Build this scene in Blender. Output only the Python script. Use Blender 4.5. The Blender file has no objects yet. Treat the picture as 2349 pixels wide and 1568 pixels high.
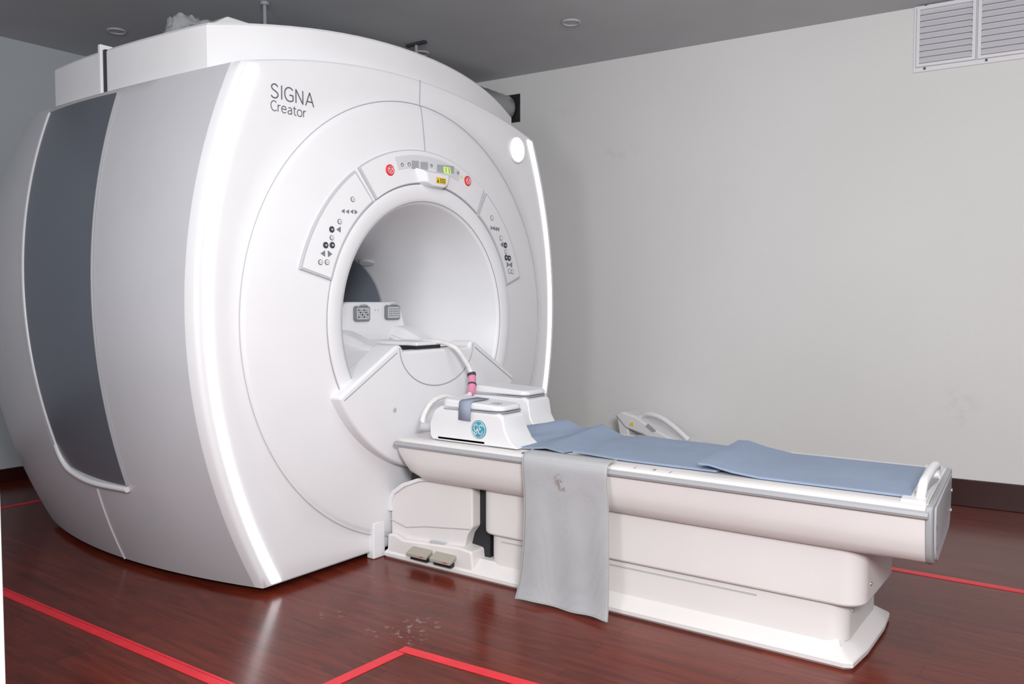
import bpy, bmesh, math, random
from mathutils import Vector, noise
random.seed(4)
R=math.radians; pi=math.pi
col=bpy.context.scene.collection
# ------------------------------------------------------------------ camera (real place measured from it)
F=1916.0; AZ=R(35.7); PT=R(2.8); H=1.4
cam=bpy.data.cameras.new('camera'); co=bpy.data.objects.new('camera',cam); col.objects.link(co)
co.location=(0,0,H); co.rotation_euler=(pi/2-PT,0,AZ)
cam.sensor_width=36; cam.lens=36*F/2349; cam.clip_start=.05
bpy.context.scene.camera=co
def W(px,py,X=None,Y=None,Z=None,plane=None):
    xc=(px-1174.5)/F; yc=(784-py)/F
    fw=math.cos(PT)+yc*math.sin(PT); up=-math.sin(PT)+yc*math.cos(PT)
    d=Vector((-math.sin(AZ)*fw+math.cos(AZ)*xc, math.cos(AZ)*fw+math.sin(AZ)*xc, up)); o=Vector((0,0,H))
    if X is not None: t=X/d.x
    elif Y is not None: t=Y/d.y
    elif Z is not None: t=(Z-H)/d.z
    else:
        n,dd=plane; t=(dd-n.dot(o))/n.dot(d)
    return o+d*t
# ------------------------------------------------------------------ mesh builder
class MB:
    def __init__(s): s.v=[]; s.f=[]
    def add(s,vs,fs):
        k=len(s.v); s.v+= [Vector(v) for v in vs]; s.f+=[[i+k for i in f] for f in fs]; return s
    def box(s,x0,x1,y0,y1,z0,z1):
        return s.add([(x0,y0,z0),(x1,y0,z0),(x1,y1,z0),(x0,y1,z0),(x0,y0,z1),(x1,y0,z1),(x1,y1,z1),(x0,y1,z1)],
              [(0,3,2,1),(4,5,6,7),(0,1,5,4),(1,2,6,5),(2,3,7,6),(3,0,4,7)])
    def loops(s,ls,cap=True):
        n=len(ls[0]); vs=[p for l in ls for p in l]; fs=[]
        for a in range(len(ls)-1):
            for i in range(n):
                j=(i+1)%n; fs.append((a*n+i,a*n+j,(a+1)*n+j,(a+1)*n+i))
        if cap: fs.append(tuple(range(n))); fs.append(tuple(range((len(ls)-1)*n,len(ls)*n)))
        return s.add(vs,fs)
    def grid(s,rows):
        n=len(rows[0]); vs=[p for l in rows for p in l]; fs=[]
        for a in range(len(rows)-1):
            for i in range(n-1): fs.append((a*n+i,a*n+i+1,(a+1)*n+i+1,(a+1)*n+i))
        return s.add(vs,fs)
    def px(s,poly,x0,x1): return s.loops([[(x0,y,z) for y,z in poly],[(x1,y,z) for y,z in poly]])
    def py(s,poly,y0,y1): return s.loops([[(x,y0,z) for x,z in poly],[(x,y1,z) for x,z in poly]])
    def pz(s,poly,z0,z1): return s.loops([[(x,y,z0) for x,y in poly],[(x,y,z1) for x,y in poly]])
    def revx(s,prof,cy,cz,n=96):      # profile of (r,x) turned about the X axis through cy,cz
        rows=[]
        for k in range(n+1):
            a=2*pi*k/n; rows.append([(x,cy+r*math.cos(a),cz+r*math.sin(a)) for r,x in prof])
        return s.grid(rows)
    def tube(s,pts,r,n=10,closed=False,cap=True):
        pts=[Vector(p) for p in pts]; m=len(pts); ls=[]; prev=None
        for i,p in enumerate(pts):
            if closed: t=pts[(i+1)%m]-pts[i-1]
            else: t=pts[min(i+1,m-1)]-pts[max(i-1,0)]
            t.normalize()
            if prev is None:
                a=Vector((0,0,1)) if abs(t.z)<.9 else Vector((1,0,0)); u=t.cross(a).normalized()
            else: u=(prev-t*prev.dot(t)).normalized()
            prev=u; w=t.cross(u); rr=r[i] if isinstance(r,list) else r
            ls.append([p+(u*math.cos(2*pi*k/n)+w*math.sin(2*pi*k/n))*rr for k in range(n)])
        if closed: ls.append(ls[0]); cap=False
        return s.loops(ls,cap)
    def disc(s,c,nrm,r,h,n=24,ry=None):
        c=Vector(c); nrm=Vector(nrm).normalized(); a=Vector((0,0,1)) if abs(nrm.z)<.9 else Vector((1,0,0))
        u=a.cross(nrm).normalized(); w=nrm.cross(u); ry=ry or r
        L=lambda rr,ryy,hh:[c+u*math.cos(2*pi*k/n)*rr+w*math.sin(2*pi*k/n)*ryy+nrm*hh for k in range(n)]
        return s.loops([L(r,ry,0),L(r,ry,h*.7),L(r*.9,ry*.9,h)])
def off(o):
    v=Vector((0,0,0))
    while o: v+=o.location; o=o.parent
    return v
def build(name,mb,mat,parent=None,bevel=0,seg=3,angle=38,sub=0,flat=False):
    me=bpy.data.meshes.new(name)
    if parent is None:
        xs=[v.x for v in mb.v]; ys=[v.y for v in mb.v]; zs=[v.z for v in mb.v]
        o0=Vector(((min(xs)+max(xs))/2,(min(ys)+max(ys))/2,min(zs)))
    else: o0=off(parent)
    me.from_pydata([v-o0 for v in mb.v],[],mb.f)
    bm=bmesh.new(); bm.from_mesh(me); bmesh.ops.remove_doubles(bm,verts=bm.verts,dist=.00002)
    bmesh.ops.recalc_face_normals(bm,faces=bm.faces); bm.to_mesh(me); bm.free()
    me.polygons.foreach_set('use_smooth',[not flat]*len(me.polygons))
    if not bevel and not flat: me.set_sharp_from_angle(angle=R(angle))
    me.materials.append(mat)
    o=bpy.data.objects.new(name,me); col.objects.link(o)
    if parent: o.parent=parent
    else: o.location=o0
    if bevel:
        m=o.modifiers.new('bevel','BEVEL'); m.width=bevel; m.segments=seg; m.limit_method='ANGLE'; m.angle_limit=R(30); m.harden_normals=True
    return o
def tag(o,label,cat,group=None,kind=None):
    o['label']=label; o['category']=cat
    if group: o['group']=group
    if kind: o['kind']=kind
    return o
def thing(name,loc,label,cat,group=None):
    o=bpy.data.objects.new(name,None); o.empty_display_size=.1; col.objects.link(o); o.location=loc
    return tag(o,label,cat,group)
def struct(name,mb,mat,**k):
    o=build(name,mb,mat,**k); o['kind']='structure'; return o
def spline(pts,n=8,closed=False):
    pts=[Vector(p) for p in pts]; out=[]; m=len(pts)
    rng=range(m) if closed else range(m-1)
    for i in rng:
        g=(lambda k:pts[k%m]) if closed else (lambda k:pts[max(0,min(m-1,k))])
        a,b,c,d=g(i-1),g(i),g(i+1),g(i+2)
        for k in range(n):
            t=k/n; out.append(.5*((2*b)+(c-a)*t+(2*a-5*b+4*c-d)*t*t+(3*b-a-3*c+d)*t**3))
    if not closed: out.append(pts[-1])
    return out
def rrect(x0,x1,y0,y1,r,n=5):
    out=[]
    for cx,cy,a0 in ((x1-r,y1-r,0),(x0+r,y1-r,90),(x0+r,y0+r,180),(x1-r,y0+r,270)):
        for k in range(n+1):
            a=R(a0+90*k/n); out.append((cx+r*math.cos(a),cy+r*math.sin(a)))
    return out
def textmb(body,w,h,fn,thin=-.012,mb=None):
    cu=bpy.data.curves.new('t','FONT'); cu.body=body; cu.offset=thin; cu.resolution_u=4
    ob=bpy.data.objects.new('t',cu); col.objects.link(ob)
    dg=bpy.context.evaluated_depsgraph_get(); me=bpy.data.meshes.new_from_object(ob.evaluated_get(dg))
    vs=[v.co.copy() for v in me.vertices]; fs=[list(p.vertices) for p in me.polygons]
    bpy.data.objects.remove(ob); bpy.data.curves.remove(cu); bpy.data.meshes.remove(me)
    x0=min(v.x for v in vs); x1=max(v.x for v in vs); y0=min(v.y for v in vs); y1=max(v.y for v in vs)
    mb=mb or MB()
    return mb.add([fn((v.x-x0)/(x1-x0)*w,(v.y-y0)/(y1-y0)*h) for v in vs],fs)
# thin monoline letters: (advance, strokes); a stroke is ('s'pline | 'l'ine, points)
GL={'S':(.84,[('s',[(.54,.84),(.40,.98),(.20,.96),(.06,.79),(.14,.61),(.34,.50),(.52,.38),(.56,.20),(.42,.03),(.2,.0),(.02,.12)])]),
'I':(.24,[('l',[(.02,0),(.02,1)])]),
'G':(.94,[('s',[(.68,.86),(.47,.99),(.22,.94),(.05,.70),(.05,.32),(.2,.07),(.45,0),(.70,.10)]),('l',[(.70,.10),(.70,.46),(.42,.46)])]),
'N':(.82,[('l',[(0,0),(0,1)]),('l',[(0,1),(.58,0)]),('l',[(.58,0),(.58,1)])]),
'A':(.68,[('l',[(0,0),(.34,1)]),('l',[(.34,1),(.68,0)]),('l',[(.11,.32),(.57,.32)])]),
'C':(.80,[('s',[(.62,.86),(.42,.99),(.2,.93),(.04,.68),(.04,.34),(.2,.07),(.42,.0),(.64,.12)])]),
'r':(.40,[('l',[(0,0),(0,.68)]),('s',[(0,.42),(.1,.62),(.27,.68)])]),
'e':(.70,[('s',[(.04,.37),(.3,.37),(.52,.38),(.47,.58),(.29,.68),(.1,.6),(.02,.36),(.08,.1),(.29,0),(.5,.09)])]),
'a':(.66,[('s',[(.08,.60),(.28,.68),(.43,.58),(.46,.4),(.46,.2),(.46,0)]),('s',[(.46,.40),(.2,.36),(.03,.2),(.12,.02),(.3,.02),(.46,.16)])]),
't':(.46,[('s',[(.12,.90),(.12,.5),(.12,.18),(.2,.02),(.34,.02)]),('l',[(0,.67),(.32,.67)])]),
'o':(.74,[('s',[(.28,.68),(.09,.6),(.01,.34),(.09,.08),(.28,0),(.47,.08),(.55,.34),(.47,.6),(.28,.68)])])}
def strokes(word,w,h,fn,rad,mb=None):
    mb=mb or MB(); tot=sum(GL[c][0] for c in word[:-1])+{'A':.68,'r':.27}.get(word[-1],.6)
    u0=0
    for c in word:
        adv,ss=GL[c]
        for kd,pts in ss:
            P=[Vector(((u0+a)/tot*w,b*h,0)) for a,b in pts]
            if kd=='s': P=spline(P,6)
            else: P=[P[i].lerp(P[i+1],k/6) for i in range(len(P)-1) for k in range(6)]+[P[-1]]
            mb.tube([fn(p.x,p.y) for p in P],rad,6)
        u0+=adv
    return mb
# ------------------------------------------------------------------ materials
def mat(name,c,rough=.5,metal=0,var=0,vscale=3,bump=0,bscale=80,emit=0,coat=0,trans=0,spec=None):
    m=bpy.data.materials.new(name); m.use_nodes=True; nt=m.node_tree; b=nt.nodes['Principled BSDF']
    b.inputs['Base Color'].default_value=(*c,1); b.inputs['Roughness'].default_value=rough; b.inputs['Metallic'].default_value=metal
    if coat: b.inputs['Coat Weight'].default_value=coat
    if trans: b.inputs['Transmission Weight'].default_value=trans
    if spec is not None: b.inputs['Specular IOR Level'].default_value=spec
    if emit: b.inputs['Emission Color'].default_value=(*c,1); b.inputs['Emission Strength'].default_value=emit
    geo=nt.nodes.new('ShaderNodeNewGeometry')
    if var:
        n=nt.nodes.new('ShaderNodeTexNoise'); n.inputs['Scale'].default_value=vscale; n.inputs['Detail'].default_value=5
        r=nt.nodes.new('ShaderNodeValToRGB'); r.color_ramp.elements[0].position=.3; r.color_ramp.elements[1].position=.7
        r.color_ramp.elements[0].color=(*[x*(1-var) for x in c],1); r.color_ramp.elements[1].color=(*[min(1,x*(1+var*.5)) for x in c],1)
        nt.links.new(geo.outputs['Position'],n.inputs['Vector']); nt.links.new(n.outputs[0],r.inputs[0]); nt.links.new(r.outputs[0],b.inputs['Base Color'])
    if bump:
        n=nt.nodes.new('ShaderNodeTexNoise'); n.inputs['Scale'].default_value=bscale; n.inputs['Detail'].default_value=3
        bp=nt.nodes.new('ShaderNodeBump'); bp.inputs['Strength'].default_value=bump; bp.inputs['Distance'].default_value=.01
        nt.links.new(geo.outputs['Position'],n.inputs['Vector']); nt.links.new(n.outputs[0],bp.inputs['Height']); nt.links.new(bp.outputs[0],b.inputs['Normal'])
    return m
def spots(m,pts,c,scale=25,thr=.55,soft=.05):
    nt=m.node_tree; b=nt.nodes['Principled BSDF']; geo=nt.nodes.new('ShaderNodeNewGeometry')
    for (p,rad,st) in pts:
        d=nt.nodes.new('ShaderNodeVectorMath'); d.operation='DISTANCE'; d.inputs[1].default_value=p
        nt.links.new(geo.outputs['Position'],d.inputs[0])
        mr=nt.nodes.new('ShaderNodeMapRange'); mr.inputs['From Min'].default_value=rad; mr.inputs['From Max'].default_value=rad*.5
        nt.links.new(d.outputs['Value'],mr.inputs['Value'])
        n=nt.nodes.new('ShaderNodeTexNoise'); n.inputs['Scale'].default_value=scale; n.inputs['Detail'].default_value=4
        nt.links.new(geo.outputs['Position'],n.inputs['Vector'])
        m2=nt.nodes.new('ShaderNodeMapRange'); m2.inputs['From Min'].default_value=thr; m2.inputs['From Max'].default_value=thr+soft; m2.inputs['To Max'].default_value=st
        nt.links.new(n.outputs[0],m2.inputs['Value'])
        mu=nt.nodes.new('ShaderNodeMath'); mu.operation='MULTIPLY'; nt.links.new(mr.outputs[0],mu.inputs[0]); nt.links.new(m2.outputs[0],mu.inputs[1])
        mx=nt.nodes.new('ShaderNodeMix'); mx.data_type='RGBA'; mx.inputs[7].default_value=(*c,1)
        src=b.inputs['Base Color'].links
        if src: nt.links.new(src[0].from_socket,mx.inputs[6])
        else: mx.inputs[6].default_value=b.inputs['Base Color'].default_value
        nt.links.new(mu.outputs[0],mx.inputs[0]); nt.links.new(mx.outputs[2],b.inputs['Base Color'])
white=mat('white_plastic',(.75,.755,.775),.34,var=.03)
white2=mat('white_plastic_front',(.785,.79,.815),.38,var=.02,spec=.4)
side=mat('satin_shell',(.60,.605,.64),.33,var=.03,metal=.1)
tablew=mat('table_plastic',(.75,.725,.72),.38,var=.03)
seamm=mat('seam_grey',(.36,.36,.40),.6)
darkp=mat('charcoal_panel',(.18,.20,.24),.28,metal=.4,var=.05,vscale=1)
grey=mat('grey_plastic',(.36,.37,.39),.4)
dgrey=mat('button_grey',(.20,.21,.23),.45)
lgrey=mat('light_grey',(.50,.51,.54),.4)
pale=mat('pale_strip',(.64,.65,.68),.4)
black=mat('black_plastic_and_shade',(.015,.015,.018),.5)  # pedal plastic, also the shade painted into gaps
glow=mat('light_strip',(.95,.97,1),.4,emit=3.0)
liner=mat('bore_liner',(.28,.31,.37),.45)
red=mat('stop_red',(.7,.02,.03),.35)
ink=mat('dark_ink',(.04,.045,.06),.6)
ink2=mat('lettering_grey',(.10,.105,.125),.6)
yellow=mat('yellow_sticker',(.85,.6,.02),.5)
green=mat('green_digits',(.55,.9,.08),.5,emit=.45)
teal=mat('teal_logo',(.05,.29,.37),.4)
steel=mat('steel',(.6,.6,.62),.3,metal=.9)
foil=mat('duct_foil',(.42,.42,.44),.4,metal=.6,bump=.6,bscale=12)
beige=mat('pedal_beige',(.36,.34,.285),.5)
pink=mat('pink_tape',(.70,.25,.40),.5,bump=.6,bscale=60)
cablem=mat('cable_wrap',(.76,.75,.74),.3,bump=.6,bscale=50)
plastic=mat('clear_plastic',(.8,.82,.85),.12,trans=.6,bump=.9,bscale=18)
blue=mat('blue_pad',(.25,.315,.43),.66,var=.07,vscale=5,bump=.12,bscale=60)
bluestrap=mat('strap_blue_grey',(.28,.32,.42),.7)
wallm=mat('wall_paint',(.75,.75,.745),.75,var=.04,vscale=.7,bump=.05,bscale=120)
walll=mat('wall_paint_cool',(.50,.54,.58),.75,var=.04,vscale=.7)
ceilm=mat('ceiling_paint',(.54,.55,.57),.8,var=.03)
basem=mat('baseboard_wood',(.035,.007,.006),.35,var=.2)
tapem=mat('red_tape',(.78,.02,.035),.4,var=.12,vscale=14)
jambm=mat('jamb_paint',(.8,.85,.8),.4)
ventm=mat('vent_paint',(.76,.76,.79),.5)
ventd=mat('vent_shadow',(.62,.62,.66),.7)
brown=mat('cloth_edge',(.38,.37,.35),.8)
# floor
fl=bpy.data.materials.new('red_wood_floor'); fl.use_nodes=True; nt=fl.node_tree; b=nt.nodes['Principled BSDF']
geo=nt.nodes.new('ShaderNodeNewGeometry')
bk=nt.nodes.new('ShaderNodeTexBrick'); bk.inputs['Scale'].default_value=1; bk.inputs['Brick Width'].default_value=1.1; bk.inputs['Row Height'].default_value=.14
bk.inputs['Mortar Size'].default_value=.0012; bk.inputs['Color1'].default_value=(.145,.023,.012,1); bk.inputs['Color2'].default_value=(.115,.0175,.009,1); bk.inputs['Mortar'].default_value=(.06,.010,.006,1)
nt.links.new(geo.outputs['Position'],bk.inputs['Vector'])
mp=nt.nodes.new('ShaderNodeMapping'); mp.inputs['Scale'].default_value=(1.2,11,1); nt.links.new(geo.outputs['Position'],mp.inputs['Vector'])
n=nt.nodes.new('ShaderNodeTexNoise'); n.inputs['Scale'].default_value=2.2; n.inputs['Detail'].default_value=7; n.inputs['Distortion'].default_value=1.0
nt.links.new(mp.outputs[0],n.inputs['Vector'])
cr=nt.nodes.new('ShaderNodeValToRGB'); cr.color_ramp.elements[0].position=.3; cr.color_ramp.elements[1].position=.75
cr.color_ramp.elements[0].color=(.66,.62,.61,1); cr.color_ramp.elements[1].color=(1.3,1.3,1.25,1); nt.links.new(n.outputs[0],cr.inputs[0])
mx=nt.nodes.new('ShaderNodeMix'); mx.data_type='RGBA'; mx.blend_type='MULTIPLY'; mx.inputs[0].default_value=1
nt.links.new(bk.outputs[0],mx.inputs[6]); nt.links.new(cr.outputs[0],mx.inputs[7]); nt.links.new(mx.outputs[2],b.inputs['Base Color'])
b.inputs['Roughness'].default_value=.21; b.inputs['Specular IOR Level'].default_value=.24
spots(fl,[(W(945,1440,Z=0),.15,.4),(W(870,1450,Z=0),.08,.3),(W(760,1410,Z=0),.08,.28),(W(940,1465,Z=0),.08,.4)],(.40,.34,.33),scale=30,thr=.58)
# ------------------------------------------------------------------ room
CZ=3.42; XL=-6.96
wy=lambda x:6.40+(x+.9)*.0534
wn=Vector((-.0534,1,0)); wplane=(wn,6.40+.9*.0534)
xr=3.2
struct('floor',MB().box(XL-.1,xr,-1.6,wy(xr)+.1,-.1,0),fl,flat=True)
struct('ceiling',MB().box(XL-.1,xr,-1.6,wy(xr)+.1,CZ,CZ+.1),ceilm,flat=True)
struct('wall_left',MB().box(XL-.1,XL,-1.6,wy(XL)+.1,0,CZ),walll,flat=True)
struct('wall_right',MB().pz([(XL,wy(XL)),(xr,wy(xr)),(xr,wy(xr)+.1),(XL,wy(XL)+.1)],0,CZ),wallm,flat=True)
struct('baseboard_left',MB().box(XL,XL+.015,-1.6,wy(XL)-.02,0,.10),basem,bevel=.004)
struct('baseboard_right',MB().pz([(XL+.02,wy(XL)-.015),(xr,wy(xr)-.015),(xr,wy(xr)),(XL+.02,wy(XL))],0,.185),basem,bevel=.004)
struct('door_1',MB().box(-1.2,-1.085,.30,.4515,0,2.3),jambm,bevel=.004)
spots(wallm,[(W(2205,925,plane=wplane),.13,.2),(W(2195,965,plane=wplane),.08,.18),(W(1290,245,plane=wplane),.12,.12),(W(1410,355,plane=wplane),.12,.18),(W(1462,330,plane=wplane),.09,.14)],(.48,.46,.44),scale=14,thr=.44,soft=.25)
# tapes
def tape(p,q,w=.05,label='',ext=(0,0),side_=0):
    p=Vector(p);q=Vector(q); d=(q-p).normalized(); p=p-d*ext[0]; q=q+d*ext[1]; n_=Vector((-d.y,d.x,0)); s=n_*w/2
    p=p+n_*side_; q=q+n_*side_
    pl=[(p-s),(q-s),(q+s),(p+s)]
    o=build('floor_tape',MB().pz([(v.x,v.y) for v in pl],.0003,.0022),tapem,flat=True)
    return tag(o,label,'floor tape')
tape(W(0,1356,Z=0),W(500,1568,Z=0),.040,'long wide red tape line beside the scanner, reaching the left frame edge',(1.5,.8))
tape(W(0,1356,Z=0),W(500,1568,Z=0),.012,'thin second red tape strip running just beside the long wide red tape line',(1.5,.8),.029)
c0=W(930,1490,Z=0)
tape(c0,W(1205,1568,Z=0),.05,'red tape arm running right from the floor corner mark nearest the viewer',(.02,.7))
tape(c0,W(762,1568,Z=0),.05,'red tape arm running down left from the floor corner mark nearest the viewer',(-.03,.5))
tape(W(1995,1295,Z=0),W(2349,1357,Z=0),.055,'red tape line on the floor beyond the foot end of the patient table',(1.2,1.5))
tape(W(0,1165,Z=0),W(80,1150,Z=0),.05,'short far red tape strip behind the scanner near the left wall',(.8,.9))
# ------------------------------------------------------------------ MRI scanner
YC=3.59; ZC=1.29; XF=-3.24; ZB=.03
hw=lambda z:1.44-.2*(z-1.35)**2
bX=lambda x:.135*(1-((x+4.25)/1.01)**2)
sm=lambda t:t*t*(3-2*t)
def xo(r):
    if r<1.205: return .012+.068*min(1,(1.205-r)/.45)**.85
    if r<1.22: return .012*(1-(r-1.205)/.015)
    return 0
def xf(y,z): return XF+xo(math.hypot(y-YC,z-ZC))
def outline(b):
    zc=2.5
    for _ in range(20): zc=2.66-.12*(hw(zc)+b)**2
    B=hw(ZB)+b; o=[]
    for k in range(14): o.append((-B+2*B*k/14,ZB))
    for k in range(44):
        z=ZB+(zc-ZB)*k/44; o.append((hw(z)+b,z))
    T=hw(zc)+b
    for k in range(36):
        d=T-2*T*k/36; o.append((d,2.66-.12*d*d))
    for k in range(44):
        z=zc-(zc-ZB)*k/44; o.append((-(hw(z)+b),z))
    return o
mri=thing('mri_scanner',(-4.25,YC,0),'large white magnetic resonance scanner with round bore and glowing edge strips','medical scanner')
P0=outline(0)
rows=[]
C=Vector((0,ZC))
P1=outline(bX(XF-.06)); P2=outline(bX(XF-.018)-.001)
for i,p in enumerate(P0):
    p=Vector(p); d=(p-C); L=d.length; d/=L; row=[]
    for r in [.75,.8,.85,.9,.95,1.0,1.05,1.1,1.14,1.17,1.19,1.204,1.221]:
        q=C+d*r; row.append((xf(YC+q.x,q.y),YC+q.x,q.y))
    r1=L-.018
    for k in (1,2,3):
        r=1.221+(r1-1.221)*k/3; q=C+d*r; row.append((XF,YC+q.x,q.y))
    q=C+d*(L-.006); row.append((XF-.004,YC+q.x,q.y))
    row.append((XF-.018,YC+P2[i][0],P2[i][1])); row.append((XF-.06,YC+P1[i][0],P1[i][1]))
    rows.append(row)
rows.append(rows[0])
front=build('front_cover',MB().grid(rows),white2,mri,angle=50)
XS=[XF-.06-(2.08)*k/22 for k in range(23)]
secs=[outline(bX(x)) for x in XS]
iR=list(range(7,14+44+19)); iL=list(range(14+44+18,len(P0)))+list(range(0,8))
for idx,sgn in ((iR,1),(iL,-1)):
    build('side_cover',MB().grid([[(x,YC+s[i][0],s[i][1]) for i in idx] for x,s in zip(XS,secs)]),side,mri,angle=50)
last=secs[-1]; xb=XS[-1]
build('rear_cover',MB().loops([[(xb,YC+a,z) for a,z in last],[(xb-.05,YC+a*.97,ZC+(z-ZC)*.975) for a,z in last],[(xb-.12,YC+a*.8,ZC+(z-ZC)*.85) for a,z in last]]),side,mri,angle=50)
def onface(y,z,e=0): return Vector((xf(y,z)+e,y,z))
def pf_(px_,py_,e=.02):      # point of the photo on the raised face
    w=W(px_,py_,X=XF+.08)
    for _ in range(3): w=W(px_,py_,X=xf(w.y,w.z)+e)
    return w
mb=MB(); mb.tube([onface(YC+.02-.02*t,2.655-(2.655-2.25)*t,.0005) for t in [k/30 for k in range(31)]],.0035,6)
build('panel_seam',mb,seamm,front)
mb=MB(); mb.tube([Vector((XF+.006,YC+1.222*math.cos(a),ZC+1.222*math.sin(a))) for a in [2*pi*k/160 for k in range(160)]],.0022,6,closed=True)
build('panel_seam',mb,lgrey,front)
# light strips
for s in (-1,1):
    ls=[]; zt_=2.475
    for k in range(61):
        z=.045+(zt_-.045)*k/60; a=hw(z)-.044; w=.036 + (.016*(abs(z-1.35)/1.3)**2)
        zz=lambda d: z+(.0 if k<60 else .12*(1.17**2-d*d)*.6)
        ls.append([(XF-.001,YC+s*a,zz(a)),(XF+.005,YC+s*a,zz(a)),(XF+.005,YC+s*(a-w),zz(a-w)),(XF-.001,YC+s*(a-w),zz(a-w))])
    build('light_strip',MB().loops(ls),glow,mri)
# dark side panel
def quad(z,a,b,c):
    (z0,v0),(z1,v1),(z2,v2)=a,b,c
    return v0*(z-z1)*(z-z2)/((z0-z1)*(z0-z2))+v1*(z-z0)*(z-z2)/((z1-z0)*(z1-z2))+v2*(z-z0)*(z-z1)/((z2-z0)*(z2-z1))
Xr=lambda z:quad(z,(.5,-3.865),(1.4,-3.875),(2.42,-4.0))
Xl=lambda z:quad(z,(.57,-4.40),(1.5,-4.53),(2.43,-4.72))
def side_pt(x,z,e): return (x,YC-(hw(z)+bX(x))-e,z)
rows=[]
for k in range(41):
    t=k/40; row=[]
    for j in range(17):
        u=j/16; zb_=.505+.055*u**2+.05*max(0,(u-.85)/.15)**2; z=zb_+(2.425-zb_)*t
        row.append(side_pt(Xr(z)+(Xl(z)-Xr(z))*u,z,.006))
    rows.append(row)
pan=build('side_panel',MB().grid(rows),darkp,mri)
per=[Vector(side_pt(Xr(z),z,.004)) for z in [.505+1.92*k/30 for k in range(31)]]
build('panel_border',MB().tube(per,.006,8),grey,pan)
per=[Vector(side_pt(Xl(z)-.012,z,.004)) for z in [.60+1.82*k/30 for k in range(31)]]
build('panel_border',MB().tube(per,.009,8),white,pan)
per=spline([side_pt(Xl(.66)-.015,.66,.004),side_pt(Xl(.6),.585,.008),side_pt(Xl(.56)+.06,.525,.010),side_pt(-4.15,.488,.012),side_pt(Xr(.5)+.0,.485,.010)],6)
build('panel_lip',MB().tube(per,.015,10),white,pan)
build('panel_seam',MB().tube([side_pt(-4.15-.09*t,.45-.42*t,.001) for t in [k/10 for k in range(11)]],.005,6),white,mri)
build('panel_seam',MB().tube([side_pt(Xl(z)-.07,z,-.001) for z in [.6+1.82*k/40 for k in range(41)]],.005,6),seamm,mri)
# top cover
loop=[]; XA=-3.46; XE=-4.78
for k in range(24):
    d=-1.21+2.42*k/24; loop.append((-3.27-.19*abs(d/1.21)**2.2,d))
for k in range(20):
    x=XA+(XE-XA)*k/20; loop.append((x,1.165+bX(x)))
e=1.165+bX(XE)
for k in range(10): loop.append((XE,e-2*e*k/10))
for k in range(20):
    x=XE+(XA-XE)*k/20; loop.append((x,-(1.165+bX(x))))
zt=lambda d:2.82-.13*(d/1.23)**2
ls=[[(x,YC+d,2.655-.12*d*d-.05) for x,d in loop],[(x,YC+d,zt(d)-.012) for x,d in loop]]
cx=-4.1
for s in (.99,.85,.6,.3,.02): ls.append([(cx+(x-cx)*s,YC+d*s,zt(d*s)) for x,d in loop])
top=build('top_cover',MB().loops(ls),white,mri,angle=30)
mb=MB(); mb.box(-4.20,-4.175,YC-1.305,YC-1.25,2.46,2.672); build('cover_gap_shade',mb,black,top)  # black strip painting the dark of the slot in the cover
mb=MB(); mb.box(-4.225,-4.20,YC-1.318,YC-1.25,2.45,2.70); build('cover_edge',mb,white2,top,bevel=.004)
a=MB(); a.px([(YC-1.05,2.70),(YC-1.03,2.77),(YC-.88,2.87),(YC-.30,2.87),(YC-.05,2.83),(YC-.05,2.76)],-4.2,-3.75)
build('top_hatch',a,white,mri,bevel=.012)
# bore trim, funnel, liner
q=xo(.76)
tr=[(.765,XF+q-.006),(.762,XF+q+.010),(.750,XF+q+.014),(.72,XF+q+.014),(.69,XF+q+.010),(.668,XF+q+.002),(.655,XF+q-.014)]
build('bore_trim',MB().revx(tr,YC,ZC),white2,mri,angle=60)
build('panel_seam',MB().tube([(XF+q+.004,YC+.67*math.cos(2*pi*k/120),ZC+.67*math.sin(2*pi*k/120)) for k in range(120)],.0026,6,closed=True),grey,mri)
build('panel_seam',MB().tube([(XF+q+.002,YC+.766*math.cos(2*pi*k/120),ZC+.766*math.sin(2*pi*k/120)) for k in range(120)],.0022,6,closed=True),seamm,mri)
fn=[(.655,XF+q-.014),(.640,XF+.035),(.615,XF-.02),(.58,XF-.11),(.54,XF-.21),(.495,XF-.33),(.455,XF-.46),(.425,XF-.58),(.41,XF-.68)]
build('bore_funnel',MB().revx(fn,YC,ZC),white,mri,angle=60)
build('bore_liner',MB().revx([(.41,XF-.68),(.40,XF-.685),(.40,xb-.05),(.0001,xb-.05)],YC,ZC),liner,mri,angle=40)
# control panels
def arcplate(r0,r1,a0,a1,e0,e1,n=30):
    P=[(YC+r*math.cos(R(a)),ZC+r*math.sin(R(a)),xo(r)) for r,a in [(r1,a0+(a1-a0)*k/n) for k in range(n+1)]+[(r0,a1+(a0-a1)*k/n) for k in range(n+1)]]
    m=len(P); vs=[(XF+x+e0,y,z) for y,z,x in P]+[(XF+x+e1,y,z) for y,z,x in P]
    fs=[(i,(i+1)%m,(i+1)%m+m,i+m) for i in range(m)]
    for k in range(n):
        fs.append((k,k+1,m-2-k,m-1-k)); fs.append((m+k,m+k+1,2*m-2-k,2*m-1-k))
    return MB().add(vs,fs)
pt=build('control_panel',arcplate(.768,.955,56,123.5,-.01,.014),lgrey,mri,bevel=.004)
pfc=build('panel_face',arcplate(.774,.949,56.8,122.7,.013,.0165),white2,pt)
btn_l=[(809,457,0,.014),(787,484,1,.011),(797,485,1,.011),(807,485,1,.011),(816,486,1,.011),(779,508,0,.014),(761,526,2,.016),(777,526,1,.015),(761,545,0,.013),(747,562,2,.016),(762,562,2,.016),(741,581,1,.015),(756,582,1,.015),(735,601,0,.014),(750,601,0,.014)]
bm_={0:dgrey,1:dgrey,2:ink}
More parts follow.
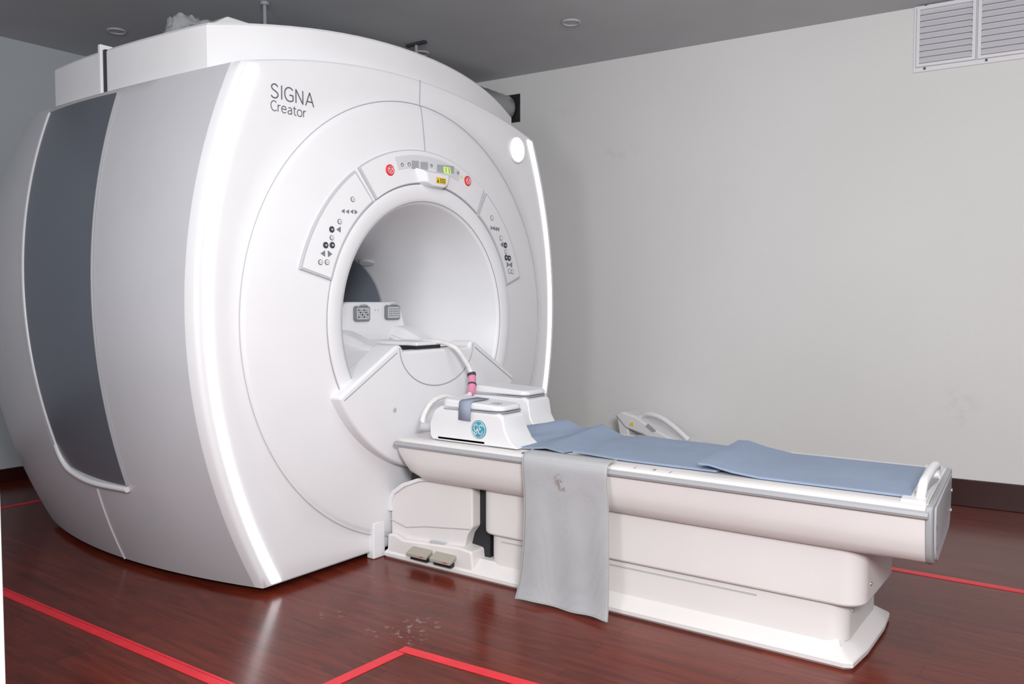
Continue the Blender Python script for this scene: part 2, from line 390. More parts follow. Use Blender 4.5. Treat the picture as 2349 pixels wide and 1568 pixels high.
for s in (-1,1):
    a0,a1=(125.2,164) if s<0 else (16,54.8)
    p=build('control_panel',arcplate(.768,.955,a0,a1,-.01,.014),lgrey,mri,bevel=.004)
    build('panel_face',arcplate(.780,.943,a0+.8,a1-.8,.012,.0168),white2,p)
    for (x,y,k,r) in btn_l:
        w=pf_(x,y,.017); dy=w.y-YC; yy=YC+dy*(-s); c=(xf(yy,w.z)+.0155,yy,w.z)
        if s>0: r*=1.15
        mb=MB()
        if k==1:
            sg=1 if (x%2) else -1
            mb.px([(c[1]-r*sg,c[2]),(c[1]+r*.7*sg,c[2]+r),(c[1]+r*.7*sg,c[2]-r)],c[0],c[0]+.005)
        else: mb.disc(c,(1,0,0),r,.006,20)
        bo=build('button',mb,bm_[k],p)
        if k==0:
            build('button_cap',MB().disc((c[0]+.0055,c[1],c[2]),(1,0,0),r*.75,.0015,16),white2,bo)
            build('button_mark',MB().px(rrect(c[1]-r*.25,c[1]+r*.25,c[2]-r*.2,c[2]+r*.2,r*.1),c[0]+.0069,c[0]+.0074),grey,bo)
        if k==2: build('button_mark',MB().px(rrect(c[1]-r*.4,c[1]+r*.4,c[2]-r*.25,c[2]+r*.25,r*.1),c[0]+.006,c[0]+.0066),lgrey,bo)
# top panel fittings
for (x,y) in ((895,390),(1073,415)):
    w=pf_(x,y,.02); XQ=xf(w.y,w.z)+.0165
    bo=build('stop_button',MB().disc((XQ,w.y,w.z),(1,0,0),.030,.008,32),red,pt)
    ring=[(XQ+.0085,w.y+.019*math.cos(2*pi*k/24),w.z+.019*math.sin(2*pi*k/24)) for k in range(24)]
    build('stop_symbol',MB().tube(ring,.0015,6,closed=True),white2,bo)
    tri=[Vector((XQ+.0085,w.y+a,w.z+b)) for a,b in ((-.012,.008),(.012,.008),(0,-.013))]
    build('stop_symbol',MB().tube([tri[0],tri[1],tri[1].lerp(tri[2],.01),tri[2],tri[0]],.0015,6),white2,bo)
disp=build('display_strip',arcplate(.855,.925,72,107,.0165,.0185),pale,pt)
def pq(pts,e0,e1):
    ws=[pf_(*p,.018) for p in pts]
    return MB().loops([[(xf(w.y,w.z)+e0,w.y,w.z) for w in ws],[(xf(w.y,w.z)+e1,w.y,w.z) for w in ws]])
build('speaker_grille',pq([(944,368),(960,369),(960,387),(944,386)],.018,.0205),grey,disp)
build('speaker_grille',pq([(964,371),(981,372),(981,390),(964,388)],.018,.0205),grey,disp)
dd=build('readout',pq([(1002,377),(1041,381),(1041,398),(1002,395)],.018,.0205),grey,disp)
a=pf_(1013,394.5,.02); b2=pf_(1034,397,.02); w_=b2.y-a.y; hh=.034
mb=MB(); cw_=w_/3
for i_,ch in enumerate('100'):
    u0=i_*cw_+cw_*.15; u1=(i_+1)*cw_-cw_*.15
    segs=[((u1,0),(u1,hh))] if ch=='1' else [((u0,0),(u0,hh)),((u1,0),(u1,hh)),((u0,0),(u1,0)),((u0,hh),(u1,hh))]
    for (p_,q_) in segs:
        mb.tube([(xf(a.y+p_[0],a.z+p_[1])+.0212,a.y+p_[0],a.z+p_[1]),(xf(a.y+q_[0],a.z+q_[1])+.0212,a.y+q_[0],a.z+q_[1])],.0019,6)
build('readout_digits',mb,green,dd)
for (x,y,r) in ((939,377,.010),(923,378,.009),(990,380,.008),(1051,397,.008),):
    w=pf_(x,y,.02); X_=xf(w.y,w.z)+.019
    build('panel_symbol',MB().tube([(X_,w.y+r*math.cos(2*pi*k/16),w.z+r*math.sin(2*pi*k/16)) for k in range(16)],.0016,6,closed=True),ink,disp)
w=pf_(1059,405,.02); X_=xf(w.y,w.z); build('warning_light',MB().px([(w.y-.007,w.z-.006),(w.y+.007,w.z-.006),(w.y,w.z+.008)],X_+.016,X_+.0195),yellow,disp)
XQ=XF+xo(.80)+.0165
ls=[]
for x,s,dz in ((XQ-.012,1.2,0),(XQ+.03,1.0,-.004),(XQ+.045,.8,-.008)):
    ls.append([(x,YC+.02+d*s,2.085+zz*s+dz) for d,zz in ((-.12,.045),(.12,.045),(.10,-.02),(.06,-.04),(-.06,-.04),(-.10,-.02))])
hd=build('laser_hood',MB().loops(ls),white2,pt,bevel=.006)
mb=MB(); mb.add([(XQ+.047,YC+.0,2.062),(XQ+.047,YC+.085,2.062),(XQ+.047,YC+.085,2.096),(XQ+.047,YC+.0,2.096)],[(0,1,2,3)])
st=build('warning_sticker',mb,yellow,hd)
mb=MB(); mb.add([(XQ+.0475,YC+.006,2.066),(XQ+.0475,YC+.022,2.066),(XQ+.0475,YC+.014,2.09)],[(0,1,2)])
for k in range(3): mb.add([(XQ+.0475,YC+.03,2.068+.009*k),(XQ+.0475,YC+.078,2.068+.009*k),(XQ+.0475,YC+.078,2.072+.009*k),(XQ+.0475,YC+.03,2.072+.009*k)],[(0,1,2,3)])
build('sticker_print',mb,ink,st)
# writing
a=W(621,222,X=XF); b2=W(719,237,X=XF); a2=W(621,190,X=XF)
build('lettering',strokes('SIGNA',b2.y-a.y,a2.z-a.z,lambda u,v:onface(a.y+u,a.z+v,.001),.0031),ink2,front)
c=W(621,252,X=XF); d=W(701,262,X=XF); c2=W(621,229,X=XF)
build('lettering',strokes('Creator',d.y-c.y,c2.z-c.z,lambda u,v:onface(c.y+u,c.z+v,.001),.0022),ink2,front)
# round light
w=W(1187,343,X=XF+.01); rl=build('round_light',MB().disc((xf(w.y,w.z),w.y,w.z),(1,0,0),.080,.012,40),glow,mri)
build('light_ring',MB().tube([(xf(w.y,w.z)+.005,w.y+.084*math.cos(2*pi*k/40),w.z+.084*math.sin(2*pi*k/40)) for k in range(40)],.007,8,closed=True),white,rl)
# docking fairing
RA=.83
arc=[(YC+RA*math.cos(R(206.4+(333.6-206.4)*k/40)),ZC+RA*math.sin(R(206.4+(333.6-206.4)*k/40))) for k in range(41)]
poly=arc+[(YC+.335,1.165),(YC+.30,1.165),(YC+.28,1.13),(YC-.28,1.13),(YC-.30,1.165),(YC-.335,1.165)]
fair=build('docking_cover',MB().px(poly,XF-.02,XF+.145),white2,mri,bevel=.018,seg=4)
build('panel_seam',MB().tube([(XF+.146,YC+.315*math.cos(R(180+180*k/40)),1.15+.225*math.sin(R(180+180*k/40))) for k in range(41)],.003,6),grey,fair)
build('panel_seam',MB().tube([(XF+.146,YC-.745+.03,.935-.03),(XF+.146,YC-.335,1.125)],.0025,6),grey,fair)
build('panel_seam',MB().tube([(XF+.146,YC+.715,.905),(XF+.146,YC+.335,1.125)],.0025,6),grey,fair)
w=W(905,940,X=XF+.145); build('screw',MB().disc((XF+.144,w.y,w.z),(1,0,0),.014,.003,20),lgrey,fair)
poly=[(YC-.62,.93),(YC-.34,1.13),(YC+.34,1.13),(YC+.62,.93),(YC+.4,.7),(YC-.4,.7)]
build('bore_bridge',MB().px(poly,XF-.42,XF+.06),white2,mri,bevel=.01)
poly=[(YC-.30,1.08),(YC-.29,1.24),(YC-.25,1.36),(YC-.21,1.395),(YC+.21,1.395),(YC+.25,1.36),(YC+.29,1.24),(YC+.30,1.08)]
cb=build('connector_box',MB().px(poly,XF-.62,XF-.37),white2,mri,bevel=.02,seg=4)
for i,(x,y) in enumerate(((828,719),(898,716))):
    w=W(x,y,X=XF-.368)
    s=build('coil_socket',MB().px(rrect(w.y-.062,w.y+.062,w.z-.045,w.z+.045,.016),XF-.37,XF-.352),dgrey,cb,bevel=.003)
    build('socket_plate',MB().px(rrect(w.y-.050,w.y+.050,w.z-.034,w.z+.034,.008),XF-.353,XF-.348),lgrey,s)
    mb=MB()
    for a in range(6):
        for b_ in range(4):
            mb.disc((XF-.3485,w.y-.036+.0145*a,w.z-.02+.0135*b_),(1,0,0),.0032 if i else (.006 if (a+b_)%3==0 else .003),.002,8)
    build('socket_pins',mb,ink,s)
    build('socket_clip',MB().tube(spline([(XF-.350,w.y-.045,w.z+.040),(XF-.345,w.y-.02,w.z+.052),(XF-.345,w.y+.02,w.z+.052),(XF-.350,w.y+.045,w.z+.040)],5),.004,8),lgrey,s)
w=W(864,711,X=XF-.37)
for q_ in (-.012,.012): build('socket_dot',MB().disc((XF-.37,w.y+q_,w.z),(1,0,0),.004,.002,12),grey,cb)
def loft_lobe(y0,y1,z0,z1,x0,x1,z2):
    ls=[]
    for k in range(9):
        t=k/8; x=x0+(x1-x0)*t; zt_=z1+(z2-z1)*sm(t); cy=(y0+y1)/2; w_=(y1-y0)/2*(1-.25*t)
        ls.append([(x,cy-w_,z0),(x,cy-w_,z0+(zt_-z0)*.6),(x,cy-w_*.6,zt_),(x,cy+w_*.6,zt_),(x,cy+w_,z0+(zt_-z0)*.6),(x,cy+w_,z0)])
    return MB().loops(ls)
build('arm_support',loft_lobe(YC-.36,YC-.17,1.11,1.235,XF-.38,XF-.03,1.15),white2,mri,bevel=.015)
build('arm_support',loft_lobe(YC+.14,YC+.34,1.11,1.25,XF-.38,XF-.05,1.15),white2,mri,bevel=.015)
mb=MB(); mb.box(XF-.30,XF+.10,YC-.13,YC+.10,1.150,1.172); sl=build('cradle_latch',mb,white2,mri,bevel=.008)
mb=MB(); mb.box(XF-.28,XF+.085,YC-.12,YC+.09,1.125,1.151); build('latch_gap_shade',mb,black,sl)  # black block added as the shade under the latch
mb=MB(); mb.disc((-3.87,YC+.21,ZC+.365),(.3,-.45,-.85),.05,.02,24,.025); build('bore_petal',mb,lgrey,mri)  # small pale petal-shaped lip on the bore wall, gives no light
mb=MB(); a=W(868,1270,X=XF+.03); mb.box(XF-.03,XF+.025,a.y-.03,a.y+.06,.0,.20); build('base_foot',mb,white2,mri,bevel=.008)
build('base_gap_shade',MB().box(-5.2,XF-.08,YC-.95,YC+.95,0,.04),black,mri)  # black slab standing in for the shade beneath the raised shell
# ------------------------------------------------------------------ patient table
tb=thing('patient_table',(-1.85,YC,0),'long white patient table on a stepped pedestal, docked to the scanner bore','patient table')
def loopb(x,dz=0,sc=1,top=.683,skew=0,sz=1):
    h=[(-.27,.452+dz),(-.315,.457+dz),(-.350,.475+dz),(-.375,.508+dz*.9),(-.392,.56+dz*.5),(-.402,.62),(-.406,.66),(-.402,.680),(-.385,top+.002),(-.35,top)]
    pts=h+[(-a,z) for a,z in reversed(h)]
    return [(x-skew*(a+.416)/.83,YC+a*sc,z) for a,z in pts]
SK=.055
ls=[loopb(-3.035,.10,.97),loopb(-3.03,.07,.985),loopb(-2.99,.03,1),loopb(-2.9,0,1)]+[loopb(x) for x in (-2.4,-1.6,-.9)]+[loopb(-.515,skew=SK),loopb(-.505,.0,.99,skew=SK)]
beam=build('table_top',MB().loops(ls),tablew,tb,angle=30)
for s in (-1,1):
    mb=MB(); y=YC+s*.404
    mb.loops([[(x,y,.640),(x,y+s*.018,.643),(x,y+s*.022,.653),(x,y+s*.018,.664),(x,y,.668)] for x in (-3.04,-2.0,-.50 if s<0 else -.56)])
    build('side_rail',mb,grey,tb,angle=25)
eb=build('end_bumper',MB().loops([loopb(-.51,0,1.01,skew=SK),loopb(-.492,0,1.01,skew=SK),loopb(-.486,.006,.99,skew=SK)]),grey,tb,bevel=.004)
a=loopb(-.487,0.02,.92,skew=SK); b_=loopb(-.481,0.02,.9,skew=SK)
build('end_plate',MB().loops([[(p[0],p[1],p[2]-.012) for p in a],[(p[0],p[1],p[2]-.012) for p in b_]]),lgrey,eb)
for y,z in ((-.34,.6),(-.32,.52),(.34,.6),(.32,.52)): build('screw',MB().disc((-.482-SK*(y+.416)/.83,YC+y,z),(1,0,0),.009,.004,14),steel,eb)
build('handle_base',MB().pz([(-.60,YC-.37),(-.515,YC-.37),(-.57,YC+.37),(-.64,YC+.37)],.682,.694),tablew,tb,bevel=.005)
hp=spline([(-.545,YC-.31,.68),(-.54,YC-.305,.72),(-.54,YC-.27,.742),(-.545,YC-.15,.747),(-.555,YC+.02,.747),(-.56,YC+.12,.738),(-.565,YC+.15,.715),(-.565,YC+.155,.68)],6)
build('pull_handle',MB().tube(hp,.017,12),white2,tb)
build('handle_recess',MB().pz(rrect(-.575,-.54,YC-.25,YC+.08,.01),.693,.696),grey,tb)
def topmark(px_,py_,txt,h=.026):
    w=W(px_,py_,Z=.6865)
    return textmb(txt,h*.55,h,lambda u,v:(w.x+u-h*.28,YC-.400+v+.004,.6868),0)
build('position_number',topmark(1486,1082,'4'),ink,beam)
build('position_number',topmark(1200,1038,'1'),ink,beam)
for px_ in (1432,1543,1152,1262):
    w=W(px_,1080,Z=.6865); build('position_mark',MB().box(w.x-.0012,w.x+.0012,YC-.402,YC-.372,.6850,.6870),grey,beam)
build('pedestal_upper',MB().pz(rrect(-2.575,-.735,YC-.295,YC+.295,.09,8),.228,.468),tablew,tb,bevel=.014)
build('pedestal_lower',MB().pz(rrect(-2.54,-.80,YC-.27,YC+.27,.08,8),.07,.232),tablew,tb,bevel=.008)
build('pedestal_trim',MB().box(-2.45,-1.15,YC-.2735,YC-.268,.196,.202),lgrey,tb)
for z in (.18,.30): build('screw',MB().disc((-.80 if z<.2 else -.735,YC-.17,z),(1,0,0),.008,.004,12),steel,tb)
def base_loop(z,ins):
    pts=[(-3.20+ins*.3,-.335+ins),(-2.65,-.335+ins),(-1.0,-.335+ins),(-.85,-.335+ins),(-.79-ins*.5,-.336+ins),(-.76-ins*.9,-.318+ins),(-.745-ins,-.15),(-.745-ins,.15),(-.76-ins*.9,.318-ins),(-.79-ins*.5,.336-ins),(-.85,.335-ins),(-1.0,.335-ins),(-2.65,.335-ins),(-3.20+ins*.3,.335-ins)]
    return [(x,YC+y,z) for x,y in pts]
build('base',MB().loops([base_loop(.0,.012),base_loop(.012,0),base_loop(.028,0),base_loop(.035,.006),base_loop(.065,.055),base_loop(.085,.075)]),tablew,tb,angle=25)
# docking end below the table: angular housing with a proud rim, black block as painted shade in the gap beside the pedestal, low foot plate
build('dock_gap_shade',MB().box(-3.10,-2.56,YC-.22,YC+.20,.06,.455),black,tb)
hs=[(-3.195,.06),(-3.195,.30),(-3.17,.345),(-3.09,.40),(-2.99,.44),(-2.92,.452),(-2.625,.458),(-2.625,.245),(-2.66,.20),(-2.70,.06)]
build('dock_housing',MB().py(hs,YC-.285,YC-.20),tablew,tb,bevel=.01)
rim=[(-3.205,.25),(-3.205,.315),(-3.18,.36),(-3.10,.415),(-2.99,.455),(-2.92,.466),(-2.70,.469),(-2.70,.452),(-2.92,.449),(-2.98,.438),(-3.085,.397),(-3.16,.347),(-3.18,.305),(-3.18,.25)]
build('dock_rim',MB().py(rim,YC-.30,YC-.27),white2,tb,bevel=.004)
build('housing_crease',MB().tube([(-3.19,YC-.286,.20),(-3.08,YC-.286,.175),(-2.95,YC-.286,.20),(-2.64,YC-.286,.235)],.004,6),lgrey,tb)
poly=[(-3.19,.03),(-3.185,.13),(-3.13,.135),(-3.07,.115),(-2.68,.140),(-2.60,.132),(-2.59,.03)]
ph=build('pedal_housing',MB().py(poly,YC-.325,YC-.20),tablew,tb,bevel=.012)
w=W(1050,1219,Z=.157); build('small_label',MB().box(w.x-.05,w.x+.05,YC-.315,YC-.295,.128,.1395),lgrey,ph)
for (px_,py_) in ((988,1266),(1040,1279)):
    w=W(px_,py_,Z=.06)
    x=w.x; y=YC-.335
    p=build('foot_pedal',MB().loops([[(x-.075,y-.045,.055),(x+.065,y-.045,.055),(x+.065,y+.07,.09),(x-.075,y+.07,.09)],[(x-.075,y-.045,.075),(x+.065,y-.045,.075),(x+.065,y+.07,.120),(x-.075,y+.07,.120)]]),beige,tb,bevel=.005)
    build('pedal_body',MB().box(x-.065,x+.05,y-.02,y+.07,.035,.07),black,p)
    build('pedal_mark',MB().box(x+.02,x+.045,y-.047,y-.044,.066,.070),red,p)
# ------------------------------------------------------------------ coil on table
hc=thing('head_coil',(-2.6,YC,.683),'white two-lobed imaging coil with a round emblem, at the head end of the table','imaging coil')
z0=.6855
build('coil_base',MB().pz(rrect(-2.86,-2.44,YC-.345,YC+.345,.06),z0,z0+.03),white,hc,bevel=.01)
def lobe(y0,y1,dx=0,up=0):
    pr=[(-2.855,z0+.02),(-2.86,z0+.09),(-2.83,z0+.155),(-2.79,z0+.178+up),(-2.42,z0+.168+up),(-2.39,z0+.15+up),(-2.375,z0+.09),(-2.345,z0+.035),(-2.30,z0+.002),(-2.84,z0+.002)]
    ls=[]
    for y,s in ((y0,.0),(y0+.012,.012),(y1-.012,.012),(y1,.0)):
        ls.append([(x+dx,y,z-(.012-s if z>z0+.05 else 0)) for x,z in pr])
    o=build('coil_lobe',MB().loops(ls),white,hc,bevel=.012)
    l=build('coil_lid',MB().loops([[(x+dx,y,z0+.173+up) for x,y in rrect(-2.79,-2.40,y0,y1+.01,.05,6)],[(x+dx,y,z0+.210+up-(x+2.6)*.05) for x,y in rrect(-2.785,-2.405,y0+.005,y1+.005,.05,6)]]),white,hc,bevel=.012)
    build('lid_seam',MB().pz([(x+dx,y) for x,y in rrect(-2.792,-2.398,y0-.003,y1+.012,.05,6)],z0+.166+up,z0+.171+up),grey,l)
    return o,l
l1,lid=lobe(YC-.345,YC-.15)
l2,lid2=lobe(YC+.12,YC+.335,-.17,.024)
mb=MB(); xs=-2.655
pth=[(YC-.20,z0+.219),(YC-.33,z0+.219),(YC-.352,z0+.210),(YC-.356,z0+.17),(YC-.358,z0+.12)]
mb.grid([[(xs,y,z),(xs+.075,y,z-.002)] for y,z in pth]); s_=build('coil_strap',mb,bluestrap,hc); m=s_.modifiers.new('s','SOLIDIFY'); m.thickness=.004
mb=MB(); mb.box(-2.50,-2.455,YC-.30,YC-.255,z0+.190,z0+.2085); sb=build('warning_symbol',mb,grey,lid)
build('symbol_print',textmb('N',.02,.03,lambda u,v:(-2.488+u,YC-.292+v,z0+.2092),0),white2,sb)
w=W(1095,985,Y=YC-.358); ex,ez=w.x,w.z; ye=YC-.3455
em=build('emblem',MB().disc((ex,ye,ez),(0,-1,0),.046,.004,40),teal,l1)
mb=MB()
mb.tube([(ex+.041*math.cos(2*pi*k/40),ye-.0045,ez+.041*math.sin(2*pi*k/40)) for k in range(40)],.0012,6,closed=True)
def sc(pts,r=.0017,f=1.1): mb.tube(spline([(ex+a*f,ye-.0045,ez+b*f) for a,b in pts],6),r,6)
sc([(-.004,.013),(-.011,.021),(-.021,.015),(-.025,.002),(-.018,-.008),(-.009,-.004),(-.006,.006),(-.007,-.010),(-.013,-.022),(-.022,-.020),(-.017,-.010),(-.002,-.002)])
sc([(.019,.014),(.012,.021),(.004,.015),(.006,.006),(.014,.002),(.003,-.003),(.001,-.014),(.010,-.020),(.020,-.014),(.023,-.006)])
for k in range(4):
    a=R(45+90*k); sc([(.037*math.cos(a-.45),.037*math.sin(a-.45)),(.033*math.cos(a-.1),.033*math.sin(a-.1)),(.035*math.cos(a+.25),.035*math.sin(a+.25))],.0011,1.0)
build('emblem_script',mb,white2,em)
# cable
pts=[W(897,772,X=-3.5),W(930,784,X=-3.38),W(965,783,X=-3.25),W(1010,784,X=-3.12),W(1045,798,X=-3.02),W(1066,825,X=-2.99),W(1080,852,X=-2.97),W(1083,880,X=-2.94),W(1076,905,X=-2.92),W(1050,912,X=-2.92),W(1020,908,X=-2.925),W(993,920,X=-2.93),W(976,945,X=-2.93),W(970,968,X=-2.92),W(985,982,X=-2.90),W(1006,983,X=-2.87)]
sp=spline(pts,8)
cb_=build('coil_cable',MB().tube(sp,.014,10),cablem); tag(cb_,'plastic-wrapped white cable looping from the bore down to the imaging coil','cable')
build('pink_wrap',MB().tube(sp[50:64],.023,12),pink,cb_)
build('black_band',MB().tube(sp[49:52],.0255,12),ink,cb_); build('black_band',MB().tube(sp[56:58],.025,12),ink,cb_)
build('cable_plug',MB().tube([W(962,976,X=-2.93),W(998,980,X=-2.885)],.025,12),lgrey,cb_)
# ------------------------------------------------------------------ pads
def pad(x0,x1,y0,y1,zf,th,label,skew=0,nx=50,ny=24,yn=None):
    up=[];lo=[]
    for i in range(nx+1):
        u=i/nx; ru=[];rl=[]
        ya=y0+(yn(u) if yn else 0); yb=y1-(yn(u)*.6 if yn else 0)
        for j in range(ny+1):
            v=j/ny; x=x0+(x1-x0)*u+skew*(v-.5); y=ya+(yb-ya)*v
            z=zf(u,v); ru.append((x,y,z+th)); rl.append((x,y,z))
        up.append(ru);lo.append(rl)
    mb=MB(); mb.grid(up); mb.grid(lo)
    for rows in ([up[0],lo[0]],[up[-1],lo[-1]],[[r[0] for r in up],[r[0] for r in lo]],[[r[-1] for r in up],[r[-1] for r in lo]]): mb.grid(rows)
    o=build('foam_pad',mb,blue,angle=50); return tag(o,label,'pad','blue pads on the patient table')
g=lambda u,c,w:math.exp(-((u-c)/w)**2)
tri_=lambda u,c,w:max(0,1-abs(u-c)/w)
T0=.6865
pad(-2.56,-2.02,YC-.30,YC+.30,lambda u,v:T0+.036*(1-sm(min(1,u/.5)))+.050*tri_(u+.25*(v-.5),.70,.24)**1.2*(.3+.7*v)+.040*g(u,.22,.14)*v+.018*g(u,.40,.06)*(1-v),.009,'small rumpled blue foam pad beside the white imaging coil',skew=.10,yn=lambda u:.17*(1-sm(min(1,u/.5))))
pad(-2.00,-1.30,YC-.295,YC+.30,lambda u,v:T0+.010*g(u,0.,.25)+.004*g(u,.5,.2)*v+.001,.009,'middle blue foam pad lying flat between the two other pads',skew=.04)
pad(-1.42,-.60,YC-.31,YC+.29,lambda u,v:T0+.0005+.030*tri_(u,.06,.26)*(.6+.4*v)+.014*(u<.18)*1.0*(1-u/.18),.009,'large blue foam pad at the foot end of the table beside the handle',skew=-.05)
# ------------------------------------------------------------------ cloth
tw=bpy.data.materials.new('grey_mesh_cloth'); tw.use_nodes=True; nt=tw.node_tree; b=nt.nodes['Principled BSDF']; b.inputs['Roughness'].default_value=.45
tc=nt.nodes.new('ShaderNodeNewGeometry'); vo=nt.nodes.new('ShaderNodeTexVoronoi'); vo.inputs['Scale'].default_value=130; vo.inputs['Randomness'].default_value=.35
nt.links.new(tc.outputs['Position'],vo.inputs['Vector'])
cr=nt.nodes.new('ShaderNodeValToRGB'); cr.color_ramp.elements[0].position=.15; cr.color_ramp.elements[1].position=.40; cr.color_ramp.elements[0].color=(.35,.36,.38,1); cr.color_ramp.elements[1].color=(.42,.43,.45,1)
nt.links.new(vo.outputs['Distance'],cr.inputs[0]); nt.links.new(cr.outputs[0],b.inputs['Base Color'])
spots(tw,[(W(1282,1100,Y=3.155),.035,.7),(W(1290,1116,Y=3.155),.03,.65)],(.20,.15,.13),scale=34,thr=.44,soft=.12)
prof=[(3.42,.703),(3.33,.702),(3.24,.700),(3.19,.697),(3.163,.688),(3.152,.67),(3.147,.64),(3.15,.58),(3.155,.50),(3.155,.42),(3.152,.34),(3.150,.26),(3.147,.18),(3.142,.10),(3.135,.05),(3.128,.018)]
prof=[(p.x,p.y) for p in spline([(a,b_,0) for a,b_ in prof],3)]
rows=[];e1=[];e2=[]
for k,(y,z) in enumerate(prof):
    t=max(0,(.69-z)/.69); row=[]
    for j in range(41):
        u=j/40; x=-2.205+.445*u+ .012*math.sin(3*t)*(1-u)+t*.03*u-t**4*.022*(1-u)
        yy=y-t*(.013*math.sin(6.5*u+1.6*t)+.005*math.sin(16*u-2*t)); row.append((x,yy,z+t**6*.006*math.sin(9*u)))
    rows.append(row); e1.append(row[0]); e2.append(row[-1])
rows=rows[6:]; e1=e1[6:]; e2=e2[6:]
tow=build('draped_cloth',MB().grid(rows),tw); m=tow.modifiers.new('s','SOLIDIFY'); m.thickness=.003
tag(tow,'grey perforated cloth strip with a brown stain, hanging over the table edge to the floor','cloth')
for e_ in (e1,e2,rows[-1]): build('cloth_hem',MB().tube(e_,.003,6),brown,tow)
# ------------------------------------------------------------------ coil on the floor behind
fc=thing('body_coil',(-2.85,6.05,0),'white curved body coil with a cable loop, leaning low against the wall behind the table','imaging coil')
def crv(pts,y0,y1): return MB().py(pts,y0,y1)
build('coil_shell',crv([(-3.20,.50),(-3.13,.53),(-3.0,.50),(-2.86,.42),(-2.70,.36),(-2.56,.33),(-2.50,.27),(-2.49,.0),(-2.62,.0),(-2.66,.22),(-2.80,.30),(-2.95,.36),(-3.10,.40)],5.84,6.10),white,fc,bevel=.02)
build('coil_foot',crv([(-3.19,.49),(-3.09,.42),(-2.98,.0),(-3.10,.0)],5.86,6.08),white,fc,bevel=.015)
build('carry_loop',MB().tube(spline([(-3.0,5.9,.49),(-2.92,5.88,.52),(-2.80,5.87,.50),(-2.68,5.87,.43),(-2.58,5.88,.35)],6),.022,10),white2,fc)
build('coil_slot',MB().py([(-2.92,.43),(-2.86,.39),(-2.83,.40),(-2.90,.45)],5.835,5.85),grey,fc)
mb=MB(); mb.add([(-3.06,5.834,.43),(-3.02,5.834,.42),(-3.03,5.834,.46)],[(0,1,2)]); build('warning_symbol',mb,yellow,fc)
# ------------------------------------------------------------------ wall vent
vt_p=[W(2098,20,plane=wplane),W(2098,168,plane=wplane)]
x0=vt_p[0].x; z0v=vt_p[1].z; z1v=W(2107,22,plane=wplane).z+.03
vt=thing('wall_vent',(x0+.6,wy(x0+.6),z0v),'white louvred air vent high on the right wall','vent')
def vb(xa,xb_,za,zb,d0,d1):
    return MB().pz([(xa,wy(xa)-d1),(xb_,wy(xb_)-d1),(xb_,wy(xb_)-d0),(xa,wy(xa)-d0)],za,zb)
pw=W(2232,100,plane=wplane).x-W(2112,100,plane=wplane).x
gap=W(2250,100,plane=wplane).x-W(2232,100,plane=wplane).x
xa=W(2112,100,plane=wplane).x; xend=xa
for k in range(3):
    xs_=xa+k*(pw*1.02+gap); xe=xs_+pw; xend=xe
    n_=9; zz0=z0v+.05; zz1=z1v-.045
    lp=build('louvre_panel',vb(xs_,xe,zz0,zz1,.001,.013),ventd,vt)
    mb=MB()
    for q in range(n_):
        z=zz0+(zz1-zz0)*q/n_; h=(zz1-zz0)/n_
        mb.loops([[(x,wy(x)-.044,z+.002),(x,wy(x)-.047,z+.004),(x,wy(x)-.018,z+h*.88),(x,wy(x)-.014,z+h*.86)] for x in (xs_,xe)])
    build('louvre_slats',mb,ventm,lp)
    for (p,q,r_,s2_) in ((xs_-.02,xs_,zz0-.02,zz1+.02),(xe,xe+.02,zz0-.02,zz1+.02),(xs_,xe,zz0-.02,zz0),(xs_,xe,zz1,zz1+.02)):
        build('frame_bar',vb(p,q,r_,s2_,.006,.040),ventm,lp)
    for zq in (zz0-.03,zz1+.03): build('screw',MB().disc((xs_+.03,wy(xs_)-.012,zq),(0,-1,0),.008,.004,10),ink,vt)
build('mounting_plate',vb(x0,xend+.05,z0v,z1v,0,.012),ventm,vt,bevel=.004)
# ------------------------------------------------------------------ ceiling things
def downlight(px_,py_,label):
    w=W(px_,py_,Z=CZ); t=thing('downlight',(w.x,w.y,CZ-.03),label,'ceiling light','ceiling downlights')
    ring=[(w.x+.062*math.cos(2*pi*k/32),w.y+.062*math.sin(2*pi*k/32),CZ-.004) for k in range(32)]
    build('trim_ring',MB().tube(ring,.008,8,closed=True),lgrey,t)
    build('lens',MB().disc((w.x,w.y,CZ),(0,0,-1),.056,.004,32),lgrey,t)
downlight(268,70,'round recessed downlight above the left side of the scanner')
downlight(1310,50,'round recessed downlight in open ceiling near the right wall')
downlight(966,121,'round recessed downlight just behind the metal hanger bracket')
w=W(955,104,Z=CZ-.02); hb=thing('hanger_bracket',(w.x,w.y,CZ-.3),'dark metal hanger rod with cross bar fixed to the ceiling above the scanner','bracket')
build('cross_bar',MB().box(w.x-.10,w.x+.10,w.y-.018,w.y+.018,CZ-.02,CZ),ink,hb,bevel=.003)
build('rod',MB().tube([(w.x,w.y,CZ-.02),(w.x,w.y,CZ-.30)],.012,8),seamm,hb)
build('clamp',MB().box(w.x-.03,w.x+.03,w.y-.015,w.y+.015,CZ-.17,CZ-.12),ink,hb,bevel=.003)
w=W(607,5,Z=CZ); r2=build('hanging_rod',MB().tube([(w.x,w.y,CZ),(w.x,w.y,2.83)],.012,8).disc((w.x,w.y,CZ-.001),(0,0,-1),.03,.02,16),seamm)
tag(r2,'thin grey metal rod dropping from the ceiling onto the scanner top','rod')
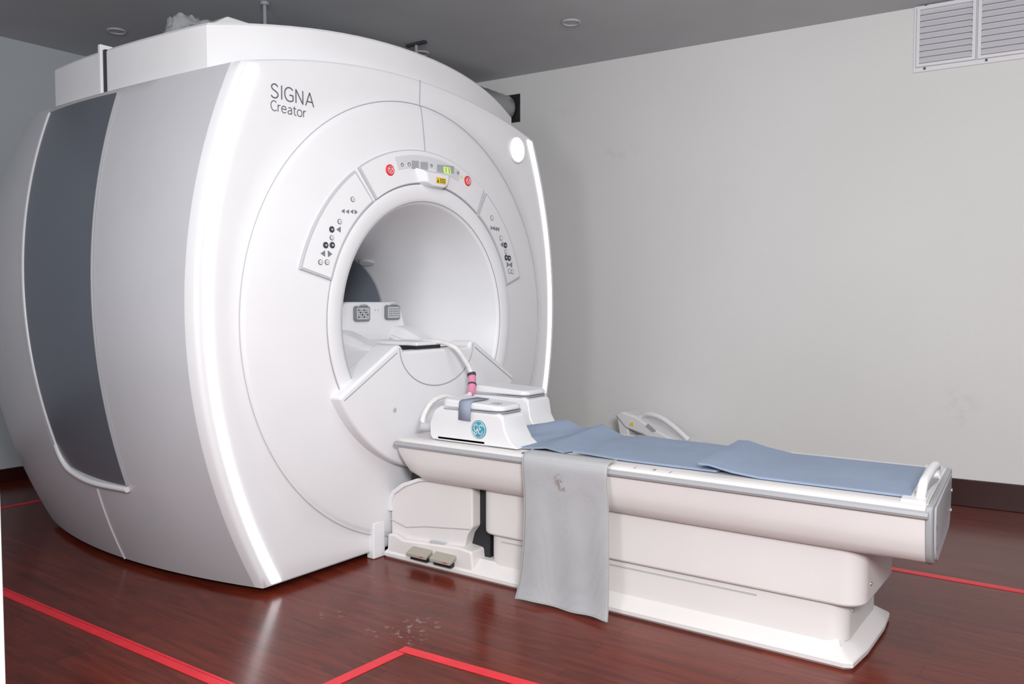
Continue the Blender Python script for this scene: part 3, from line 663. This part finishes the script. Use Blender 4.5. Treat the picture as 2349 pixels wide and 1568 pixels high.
# duct
A=W(1160,250,plane=(wn,wplane[1]-.008)); B=Vector((A.x-.10,4.9,A.z-.0)); C2=Vector((A.x-.15,4.3,A.z-.08))
sp=spline([A,A.lerp(B,.5)+Vector((0,0,.02)),B,C2,Vector((A.x-.15,4.02,2.96))],14)
du=thing('exhaust_duct',(A.x,A.y-1,2.83),'silver foil duct running from the scanner top into a hole in the right wall','duct')
build('duct_hose',MB().tube(sp,[.115+.004*(i%2) for i in range(len(sp))],20),foil,du)
build('duct_hole',MB().pz([(A.x-.12,wy(A.x-.12)-.003),(A.x+.150,wy(A.x+.15)-.003),(A.x+.150,wy(A.x+.15)),(A.x-.12,wy(A.x-.12))],A.z-.13,A.z+.12),black,du)
# plastic bundle
mb=MB(); ls=[]; bx_,by_=-4.3,2.86
for i in range(17):
    th=pi/2*i/16; row=[]
    for j in range(48):
        ph_=2*pi*j/48; rr=math.sin(th) ; v=Vector((math.cos(ph_)*rr,math.sin(ph_)*rr,math.cos(th)))
        k=1+.22*noise.noise(v*3.1)+.12*noise.noise(v*8)
        row.append((bx_+v.x*.17*k,by_+v.y*.17*k,2.785+v.z*.21*k))
    ls.append(row)
pb=build('plastic_bundle',mb.loops(ls),plastic,angle=70); tag(pb,'crumpled clear plastic wrapping lying on the scanner top','plastic wrap')
# ------------------------------------------------------------------ light
def area(name,loc,tgt,size,e,c=(1,1,1)):
    l=bpy.data.lights.new(name,'AREA'); l.shape='DISK'; l.size=size; l.energy=e; l.color=c
    o=bpy.data.objects.new(name,l); col.objects.link(o); o.location=loc
    o.rotation_euler=(Vector(tgt)-Vector(loc)).to_track_quat('-Z','Y').to_euler(); return o
area('key_light',(1.0,-.6,2.5),(-1.8,5.0,1.5),1.0,205,(1,.99,.98))
area('left_light',(-1.3,-.9,2.3),(-2.0,4.8,1.5),.7,38,(1,.99,.98))
area('ceiling_fill',(-.8,2.6,3.35),(-.6,3.4,0),2.4,46,(1,.99,.98))
wd=bpy.data.worlds.new('w'); bpy.context.scene.world=wd; wd.use_nodes=True
wd.node_tree.nodes['Background'].inputs[0].default_value=(.90,.94,1,1); wd.node_tree.nodes['Background'].inputs[1].default_value=.44
vs=bpy.context.scene.view_settings; vs.view_transform='Standard'; vs.look='None'
